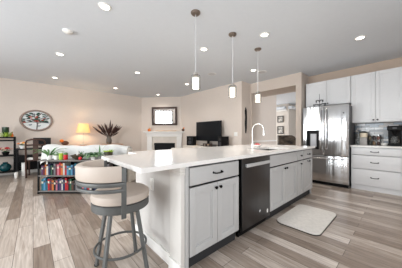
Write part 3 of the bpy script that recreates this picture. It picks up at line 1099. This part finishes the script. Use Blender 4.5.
# close the rim of the thin shade wall
sh.bm.verts.ensure_lookup_table()
vs = sh.bm.verts[:]
for i in range(40):
    j = (i + 1) % 40
    sh.bm.faces.new((vs[i], vs[120 + i], vs[120 + j], vs[j]))
sh.build('lamp_shade', M_SHADE, t)
m = MB()
m.tube([(0, 0, .36), (0, 0, .46)], .007, 8)
m.tube([(-.141, 0, .703), (.141, 0, .703)], .003, 6)
m.tube([(0, 0, .57), (0, 0, .703)], .004, 6)
m.build('harp', M_NICKEL, t)
MB().sphere((0, 0, .52), (.035, .035, .05), 14).build('bulb', M_BULB, t)
d = bpy.data.lights.new('lamp_light', 'POINT')
d.energy = 32
d.color = (1.0, .74, .44)
d.shadow_soft_size = .05
lo_ = bpy.data.objects.new('lamp_light', d)
COL.objects.link(lo_)
lo_.parent = t
lo_.location = (0, 0, .52)

t = thing('vase', 'dark vase of tall brown dried plumes on the console', 'vase', (2.06, CY, .8055))
MB().lathe([(.07, 0), (.085, .02), (.095, .14), (.075, .22), (.062, .27), (.07, .285), (.06, .285), (.052, .27), (.06, .2), (0, .03)], seg=24).build('vessel', mat('vase_glaze', (96, 90, 84), .25, var=.25, scale=10), t)
m = MB()
rv = random.Random(11)
for i in range(24):
    a = i * 2.399
    tilt = .08 + 1.0 * math.sqrt((i + .5) / 24)
    l = rv.uniform(.40, .66)
    dx, dy, dz = math.cos(a) * math.sin(tilt), math.sin(a) * math.sin(tilt) * .38, math.cos(tilt)
    o = Vector((0, 0, .22))
    dv = Vector((dx, dy, dz)).normalized()
    m.tube([o, o + dv * l * .35, o + dv * l * .5, o + dv * l * .8, o + dv * (l * 1.02) + Vector((0, 0, .01))], [.005, .008, .022, .026, .004], 7)
m.build('plumes', M_FEATHER, t)
t = thing('figurine', 'small orange and dark figurine on the console left of the lamp', 'figurine', (.755, CY - .02, .8055))
MB().sphere((0, 0, .07), (.10, .06, .07), 12).build('body', mat('figurine_brown', (90, 60, 44), .5, var=.2), t)
MB().sphere((-.09, 0, .14), (.055, .05, .05), 12).build('head', M_ORANGE, t)

# ------------------------------------------------------------------ round art on the left wall
t = thing('wall_art', 'round openwork wall art of a blossoming tree with birds', 'wall art', (.083, WL - .02, 1.577))
t.scale = (1, 1, .84)
R = .358
MB().tube([(R * math.cos(2 * PI * i / 48), 0, R * math.sin(2 * PI * i / 48)) for i in range(48)], .03, 10, closed=True).build('rim', mat('weathered_rim', (146, 128, 118), .6, var=.2, scale=30), t)
MB().lathe([(.345, -.004), (.345, .004)], seg=48, M=Matrix.Translation((0, .012, 0)) @ Matrix.Rotation(PI / 2, 4, 'X')).build('backing', mat('art_glass_white', (216, 219, 218), .4, var=.02), t)
m = MB()
br_ = [[(0, -.34), (.01, -.15), (0, .0), (-.05, .12), (-.06, .25)], [(0, -.02), (-.14, .05), (-.27, .04)], [(0, .0), (.12, .08), (.27, .05)], [(.0, -.1), (.14, -.06), (.30, -.08)], [(-.02, .06), (.06, .2), (.12, .28)], [(0, -.06), (-.15, -.06), (-.3, -.1)]]
for b in br_:
    m.tube([(x, -.004, z) for x, z in b], [.012] + [.008] * (len(b) - 1), 6)
m.build('branches', mat('art_branch', (70, 48, 40), .6, var=.1), t)
ra = random.Random(21)


def blobs(n, cols, lo_z, hi_z, sz, name, seed):
    rr = random.Random(seed)
    m = MB()
    c = 0
    while c < n:
        x, z = rr.uniform(-.31, .31), rr.uniform(lo_z, hi_z)
        if x * x + z * z > .30 ** 2:
            continue
        m.sphere((x, -.010 + rr.uniform(-.004, .004), z), (sz * rr.uniform(.7, 1.5), .008, sz * rr.uniform(.5, .9)), 8)
        c += 1
    m.build(name, cols, t)


blobs(50, mat('art_leaf', (52, 78, 66), .5, var=.15), -.05, .29, .03, 'leaves', 1)
blobs(14, mat('art_blossom', (164, 62, 48), .5, var=.15), -.10, .14, .03, 'blossoms', 2)
for bx_, bz_ in ((-.2, -.02), (.19, .13), (-.08, .2), (.24, -.06), (.05, -.2), (-.15, -.17)):
    bm_ = MB()
    bm_.sphere((bx_, -.012, bz_), (.032, .008, .018), 10)
    bm_.sphere((bx_ + .03, -.013, bz_ + .016), (.013, .008, .013), 8)
    bm_.blade([(bx_ - .02, -.012, bz_), (bx_ - .045, -.012, bz_ - .008), (bx_ - .07, -.012, bz_ - .012)], .01)
    bm_.build('bird', mat('art_bird', (74, 92, 104), .5, var=.1), t)

# ------------------------------------------------------------------ far left: rack, desk, chair
t = thing('metal_rack', 'tall black metal rack of plants at far left of the room', 'rack', (-.70, 7.33, 0))
for x in (-.32, .32):
    for y in (-.16, .16):
        MB().box(x - .016, x + .016, y - .016, y + .016, 0, 1.085, .002).build('post', M_BLACKM, t)
for z in (.12, .56, 1.045):
    MB().box(-.302, .302, -.142, .142, z, z + .022).build('shelf', M_BLACK, t, smooth=False)
m = MB()
for z in (.12, .56, .97, 1.055):
    m.box(-.303, .303, -.172, -.1622, z - .004, z + .026)
    m.box(-.303, .303, .1622, .172, z - .004, z + .026)
m.build('rail', M_BLACKM, t)
t = thing('tall_jar', 'dark green glass jar with yellow-green sprigs on top of the rack', 'vase', (-.555, 7.30, 1.0675))
MB().lathe([(.05, 0), (.055, .01), (.055, .12), (.07, .14), (.07, .28), (.06, .28), (.056, .15), (0, .14)], seg=20).build('vessel', mat('green_glass', (44, 66, 48), .2, var=.2), t)
m = MB()
rr = random.Random(8)
for i in range(20):
    a = i * 2.4
    l = rr.uniform(.10, .17)
    m.blade([(.08 * math.cos(a), -.08 + .03 * math.sin(a), .02), (.1 * math.cos(a) + .02, -.085 + .03 * math.sin(a), .02 + l * .5), ((.1 + l * .3) * math.cos(a), -.09 + .03 * math.sin(a), .02 + l)], .018)
m.build('sprigs', M_LIME, t)
t = thing('small_bottle', 'small orange bottle on rack top right of the green jar', 'bottle', (-.43, 7.27, 1.0675))
MB().lathe([(.025, 0), (.03, .005), (.03, .08), (.014, .10), (.014, .13), (0, .13)], seg=16).build('bottle', M_ORANGE, t)
MB().lathe([(.016, .131), (.016, .148), (0, .149)], seg=12).build('cap', M_BRASSW, t)


def flowers(name, label, at, cols, n, spread, pot, seed, h=.10):
    rr = random.Random(seed)
    t = thing(name, label, 'flowers', at)
    MB().lathe([(.05, 0), (.075, .07), (.08, .09), (.07, .09), (.06, .07), (0, .06)], seg=18).build('pot', pot, t)
    st = MB()
    fl = [MB() for _ in cols]
    for i in range(n):
        a = i * 2.4
        r = spread * math.sqrt((i + .5) / n)
        p = Vector((r * math.cos(a), r * math.sin(a) * .7, .09 + h * (1.1 - .6 * r / spread) + rr.uniform(-.01, .02)))
        st.tube([(0, 0, .065), p * .6 + Vector((0, 0, .03)), p], .004, 5)
        f = fl[i % len(cols)]
        for q in range(5):
            b = q * 2 * PI / 5
            f.sphere((p.x + .022 * math.cos(b), p.y + .022 * math.sin(b), p.z), (.02, .02, .012), 6)
        f.sphere(p + Vector((0, 0, .006)), .014, 6)
    st.build('stems', M_LEAFD, t)
    for f, c in zip(fl, cols):
        f.build('blossoms', c, t)
    return t


flowers('flower_arrangement', 'red and cream flowers on the middle shelf of the rack', (-.55, 7.27, .583), [M_RED, mat('cream_petal', (240, 214, 196), .6)], 16, .15, M_BLACK, 3, .12)
t = thing('teal_vase', 'round teal glazed vase on the bottom shelf of the rack', 'vase', (-.56, 7.29, .1425))
MB().lathe([(.05, 0), (.09, .03), (.125, .10), (.115, .16), (.07, .21), (.045, .225), (.055, .25), (.045, .25), (.036, .225), (0, .215)], seg=28).build('vessel', M_TEAL, t)

t = thing('desk', 'black desk against the left wall beneath the round art', 'desk', (.13, 7.29, 0))
MB().box(-.48, .46, -.27, .25, .725, .75, .003).build('top', M_BLACK, t)
for x in (-.46, .44):
    for y in (-.25, .23):
        MB().box(x - .018, x + .018, y - .018, y + .018, 0, .7245).build('leg', M_BLACK, t, smooth=False)
MB().box(-.44, .42, .21, .225, .10, .419).build('back_panel', M_BLACK, t, smooth=False)
MB().box(-.44, .42, -.12, .23, .42, .55).build('drawer_box', M_BLACK, t, smooth=False)
flowers('flower_arrangement', 'orange and cream flowers in a pot on the black desk', (-.215, 7.2, .7505), [M_ORANGE, mat('cream_petal', (240, 214, 196), .6), M_YELLOW], 15, .10, M_WHITE, 6, .07)
t = thing('monitor', 'black desktop monitor on the desk behind the chair', 'monitor', (.20, 7.22, .7505))
MB().box(-.09, .09, -.06, .08, 0, .012, .003).build('stand_base', M_BLACK, t)
MB().box(-.02, .02, .02, .04, .0125, .12).build('stand_neck', M_BLACK, t, smooth=False)
MB().box(-.20, .20, -.015, .018, .07, .30, .006).build('display', M_SCREEN, t)
t = thing('file_box', 'white upright box on the floor under the desk', 'box', (-.20, 7.15, 0))
MB().box(-.036, .036, -.10, .10, 0, .33, .004).build('body', M_WHITE, t)
MB().box(-.038, .038, -.103, .103, .331, .36, .003).build('lid', M_WHITE, t)
t = thing('waste_basket', 'small pale basket on the floor between rack and white box', 'basket', (-.335, 6.93, 0))
MB().lathe([(.03, 0), (.045, .13), (.048, .14), (.043, .14), (.028, .006), (0, .004)], seg=18).build('body', M_WHITE, t)
MB().tube(arc((0, 0), .047, 0, 345, 24, .14), .004, 6, closed=True).build('rim', M_NICKEL, t)

t = thing('wooden_chair', 'dark brown wooden chair with curved back pulled up to the desk', 'chair', (.06, 6.72, 0), math.radians(-8))
for s in (-1, 1):
    MB().tube([(s * .19, -.05, 0), (s * .2, -.03, .45), (s * .2, -.05, .75), (s * .195, -.08, .93), (s * .17, -.09, .985)], .02, 8, flat=(.018, .02)).build('back_leg', M_BRASSW, t)
    MB().tube([(s * .19, .34, 0), (s * .19, .34, .43)], .018, 8, flat=(.018, .018)).build('front_leg', M_BRASSW, t)
MB().tube([(-.17, -.09, .985), (-.08, -.11, 1.015), (.08, -.11, 1.015), (.17, -.09, .985)], .02, 8, flat=(.024, .014)).build('top_rail', M_BRASSW, t)
MB().tube([(-.195, -.07, .86), (0, -.095, .87), (.195, -.07, .86)], .02, 8, flat=(.02, .01)).build('back_rail', M_BRASSW, t)
MB().prism([(-.055, -.078), (.055, -.078), (.055, -.062), (-.055, -.062)], .47, .985).build('splat', M_BRASSW, t)
MB().box(-.215, .215, -.02, .36, .431, .465, .006).build('seat', M_BRASSW, t)
MB().box(-.195, .195, .0, .34, .466, .51, .018, 3).build('cushion', M_WHITE, t)

# ------------------------------------------------------------------ fireplace, mirror


def on_diag(u, v, z):
    c, s = math.cos(diag_rot), math.sin(diag_rot)
    return Vector((A[0] + u * c - v * s, A[1] + u * s + v * c, z))


t = thing('fireplace', 'white mantel fireplace with black firebox in the corner', 'fireplace', on_diag(1.045, 0, 0), diag_rot)
fh = 1.26
MB().box(-.74, -.53, -.13, -.001, 0, fh - .20, .004).build('leg', M_TRIM, t)
MB().box(.53, .74, -.13, -.001, 0, fh - .20, .004).build('leg', M_TRIM, t)
MB().box(-.76, .76, -.145, -.001, fh - .199, fh - .06, .004).build('frieze', M_TRIM, t)
m = MB()
m.box(-.80, .80, -.19, -.001, fh - .059, fh - .02, .008)
m.box(-.875, .875, -.235, -.001, fh - .019, fh + .02, .006)
m.build('mantel_shelf', M_TRIM, t)
m = MB()
m.box(-.529, -.45, -.08, -.001, 0, .99).box(.45, .529, -.08, -.001, 0, .99).box(-.45, .45, -.08, -.001, .80, .99).box(-.529, .529, -.08, -.001, .99, fh - .2)
m.build('surround', mat('fireplace_stone', (214, 204, 192), .35, var=.06, scale=8), t, smooth=False)
m = MB()
m.box(-.449, .449, -.03, -.002, .0, .80)
m.box(-.449, .449, -.078, -.05, .70, .799).box(-.449, .449, -.078, -.05, .0, .10)
m.build('firebox', mat('firebox_black', (9, 10, 12), .5, spec=.2, var=.1), t, smooth=False)

t = thing('wall_mirror', 'wide dark-framed mirror hanging above the mantel', 'mirror', on_diag(1.03, -.028, 1.93), diag_rot)
t.rotation_euler = (math.radians(2.8), 0, diag_rot)
mw, mh = .545, .385
m = MB()
f = .085
m.box(-mw, mw, -.04, 0, mh - f, mh, .012).box(-mw, mw, -.04, 0, -mh, -mh + f, .012)
m.box(-mw, -mw + f, -.04, 0, -mh + f, mh - f, .012).box(mw - f, mw, -.04, 0, -mh + f, mh - f, .012)
m.build('frame', M_FRAMEW, t)
MB().box(-mw + f - .004, mw - f + .004, -.022, -.008, -mh + f - .004, mh - f + .004).build('glass', M_MIRROR, t, smooth=False)
for u, lab in ((.40, 'small orange and white figure at left end of the mantel'), (1.86, 'small brown and orange figure at right end of the mantel')):
    t = thing('mantel_figure', lab, 'figurine', on_diag(u, -.13, fh + .0205), diag_rot, 'figures on the mantel')
    MB().sphere((0, 0, .06), (.075, .05, .06), 12).build('body', M_ORANGE if u < 1 else mat('figurine_brown', (90, 60, 44), .5), t)
    MB().sphere((.03, 0, .135), (.04, .036, .04), 12).build('head', mat('figure_pale', (214, 180, 150), .5) if u < 1 else M_ORANGE, t)
t = thing('garland', 'thin tan garland lying along the mantel', 'garland', on_diag(1.13, -.16, fh + .0205), diag_rot)
m = MB()
m.tube([(-.45 + .9 * i / 12, .02 * math.sin(i), .022 + .006 * math.sin(i * 1.7)) for i in range(13)], .013, 6)
m.build('strand', mat('garland_tan', (206, 168, 124), .7, var=.2), t)

# ------------------------------------------------------------------ television corner
t = thing('media_console', 'low pale media cabinet below the television', 'cabinet', (4.33, 4.55, 0), RK)
MB().box(-1.0, 1.0, -.20, .22, .06, .755, .006).build('body', mat('media_white', (222, 214, 204), .5, var=.02), t)
MB().box(-.95, .95, -.17, .2, 0, .0595).build('plinth', M_BLACK, t, smooth=False)
for x in (-.98, -.325, .33):
    d = MB().box(x, x + .645, -.216, -.201, .08, .735, .003).build('door', mat('media_white', (222, 214, 204), .5), t)
    MB().sphere((x + .6, -.225, .42), .012, 10).build('knob', M_NICKEL, d)
t = thing('television', 'large black flat television on the media cabinet', 'television', (4.42, 4.50, .7555), RK)
MB().box(-.59, .59, -.03, .03, .175, .84, .008).build('screen', M_SCREEN, t)
MB().box(-.55, .55, .031, .06, .25, .75, .01).build('back_shell', M_BLACK, t)
MB().box(-.05, .05, .0, .03, .02, .174).build('stand_neck', M_BLACK, t, smooth=False)
MB().box(-.28, .28, -.10, .12, 0, .019, .004).build('stand_base', M_BLACK, t)


def speaker(label, y, w, rot, x=4.30):
    t = thing('loudspeaker', label, 'speaker', (x, y, .7555), rot, 'loudspeakers beside the television')
    MB().box(-w / 2, w / 2, -.12, .12, 0, .335, .008).build('cabinet', M_BLACK, t)
    for z, r in ((.105, .07), (.245, .045)):
        MB().lathe([(r, 0), (r, .006), (r * .8, .005), (r * .25, -.002 + .004), (0, .006)], seg=20, M=Matrix.Translation((0, -.1201, z)) @ Matrix.Rotation(PI / 2, 4, 'X')).build('driver', mat('driver_cone', (46, 46, 50), .5), t)


speaker('black loudspeaker left of the television near the fireplace', 5.25, .27, RK + .35)
speaker('black loudspeaker right of the television near the wall switch', 3.72, .25, RK - .25)
t = thing('desk_clock', 'small dark device with round dials below the television', 'device', (4.22, 4.33, .7555), RK)
MB().box(-.17, .17, -.05, .05, 0, .10, .01).build('body', mat('device_brown', (70, 58, 52), .4, var=.1), t)
for x in (-.08, .08):
    MB().lathe([(.036, 0), (.036, .005), (0, .006)], seg=18, M=Matrix.Translation((x, -.0501, .05)) @ Matrix.Rotation(PI / 2, 4, 'X')).build('dial', M_NICKEL, t)

# carved black stick on the return wall
t = thing('wall_ornament', 'tall narrow black carved wall ornament on the short return wall', 'ornament', (4.79, 3.254, 1.58))
m = MB()
m.tube([(0, -.012, -.39), (.004, -.016, -.25), (-.006, -.018, -.1), (.006, -.018, .1), (-.004, -.016, .28), (0, -.012, .39)], [.014, .026, .034, .03, .034, .012], 10)
for z in (-.2, 0, .2):
    m.sphere((.02, -.016, z), (.035, .012, .03), 10)
m.build('carving', M_BLACK, t)

# ------------------------------------------------------------------ hall things
for z, lab in ((1.945, 'upper black and white framed picture on the hall far wall'), (1.385, 'lower black and white framed picture on the hall far wall')):
    hh_ = .165 if z > 1.6 else .20
    t = thing('framed_picture', lab, 'picture', (9.398, 4.27, z), RK, 'framed pictures in the hall')
    m = MB()
    w_ = .155
    f = .035
    m.box(-w_, w_, -.025, 0, hh_ - f, hh_).box(-w_, w_, -.025, 0, -hh_, -hh_ + f).box(-w_, -w_ + f, -.025, 0, -hh_ + f, hh_ - f).box(w_ - f, w_, -.025, 0, -hh_ + f, hh_ - f)
    m.build('frame', M_BLACK, t, smooth=False)
    MB().box(-w_ + f, w_ - f, -.012, -.002, -hh_ + f, hh_ - f).build('print', mat('picture_print', (176, 172, 166), .6, var=.95, scale=7), t, smooth=False)
t = thing('patterned_armchair', 'dark patterned high-back armchair in the far room', 'armchair', (8.35, 3.62, 0), math.radians(-48))
M_PAT = mat('dark_pattern_fabric', (74, 64, 54), .85, var=.95, scale=6)
m = MB()
m.prism([(-.36, .10), (.36, .10), (.36, .95), (.30, 1.06), (.18, 1.12), (-.36, 1.12)], -.10, .10, M=Matrix.Translation((0, -.30, 0)) @ Matrix.Rotation(PI / 2, 4, 'X'))
m.build('backrest', M_PAT, t)
MB().box(-.22, .22, -.19, .36, .12, .46, .05, 3).build('seat', M_PAT, t)
for s in (-1, 1):
    MB().box(s * .29 - .07, s * .29 + .07, -.19, .36, .10, .64, .04, 3).build('armrest', M_PAT, t)
    for y in (-.32, .30):
        MB().lathe([(.016, 0), (.022, .099)], (s * .30, y, 0), 10).build('leg', M_BRASSW, t)

# ------------------------------------------------------------------ ceiling fittings
DL = [(.667, 2.524, 'nearest the camera, at top left of the photo'), (.396, 4.607, 'third row of the left column, above the quilted sofa'),
      (.454, 6.584, 'back row of the left column, above the round wall art'), (1.992, 4.626, 'middle column, above the table lamp'),
      (2.091, 6.659, 'back row of the middle column, nearest the left wall'), (2.37, 2.524, 'between the first and second pendants'),
      (3.678, 6.59, 'just in front of the fireplace mirror'), (3.599, 4.617, 'in front of the television, left of the first pendant'),
      (2.746, 1.507, 'front of the island between second and third pendants'), (4.0, .49, 'rightmost, in front of the white wall cabinets'),
      (4.044, 2.513, 'behind the third pendant near the hall opening')]


def downlight(x, y, lab):
    t = thing('recessed_downlight', 'recessed white ceiling light ' + lab, 'ceiling light', (x, y, H), 0, 'recessed ceiling lights')
    MB().lathe([(.052, -.004), (.056, -.012), (.076, -.006), (.078, -.0005), (.052, -.0005)], seg=28, cap=False).build('trim_ring', M_WHITE, t)
    MB().lathe([(.051, -.003), (.051, -.006), (0, -.007)], seg=24).build('lens', M_LENS, t)
    d = bpy.data.lights.new('downlight_beam', 'AREA')
    d.shape = 'DISK'
    d.size = .11
    d.energy = 7
    d.color = (1, .95, .88)
    d.spread = math.radians(130)
    o = bpy.data.objects.new('downlight_beam', d)
    COL.objects.link(o)
    o.parent = t
    o.location = (0, 0, -.02)
    return t


for x, y, lab in DL:
    downlight(x, y, lab)
t = thing('smoke_detector', 'small unlit white disc on the ceiling above the left floor', 'smoke detector', (.40, 3.505, H))
MB().lathe([(.07, -.0005), (.07, -.018), (.055, -.03), (0, -.031)], seg=28).build('housing', M_WHITE, t)
MB().lathe([(.018, -.0312), (.016, -.036), (0, -.036)], seg=16).build('sensor', M_TRIM, t)
for x, y, lab in ((3.498, 3.416, 'flat round ceiling speaker beside the second pendant rod'), (4.334, 2.447, 'flat round ceiling speaker near the hall opening')):
    t = thing('ceiling_speaker', lab, 'ceiling speaker', (x, y, H), 0, 'ceiling speakers')
    MB().lathe([(.11, -.0005), (.11, -.007), (.10, -.009), (.10, -.0005)], seg=32, cap=False).build('rim', M_WHITE, t)
    MB().lathe([(.099, -.004), (.099, -.007), (0, -.008)], seg=32).build('grille', mat('speaker_grille', (204, 204, 206), .8), t)

for x, lab in ((1.58, 'cylinder glass pendant nearest the camera, over the worktop'), (2.355, 'cylinder glass pendant in the middle of the three'), (3.115, 'cylinder glass pendant farthest away, above the tap')):
    t = thing('pendant_light', lab, 'pendant light', (x, 1.843, H), 0, 'pendants over the island')
    MB().lathe([(.062, -.0005), (.064, -.012), (.05, -.028), (.016, -.034), (0, -.034)], seg=28).build('canopy', M_BRONZE, t)
    MB().tube([(0, 0, -.033), (0, 0, -.80)], .0055, 8).build('rod', mat('pale_rod', (210, 210, 212), .35, metal=.3, var=0), t)
    MB().lathe([(.012, -.79), (.03, -.80), (.032, -.832), (0, -.832)], seg=20).build('cap', M_NICKEL, t)
    sh = MB()
    sh.lathe([(.030, -.818), (.058, -.834), (.062, -.85), (.062, -1.005), (.058, -1.012), (.056, -1.012), (.059, -1.003), (.059, -.852), (.055, -.838), (.032, -.823)], seg=32, cap=False)
    sh.build('outer_shade', M_GLASS, t)
    MB().lathe([(.038, -.86), (.042, -.865), (.042, -.995), (.038, -1.0), (0, -1.0)], seg=24).build('inner_shade', M_FROST, t)
    d = bpy.data.lights.new('pendant_glow', 'POINT')
    d.energy = 5
    d.color = (1, .9, .76)
    d.shadow_soft_size = .04
    o = bpy.data.objects.new('pendant_glow', d)
    COL.objects.link(o)
    o.parent = t
    o.location = (0, 0, -1.06)
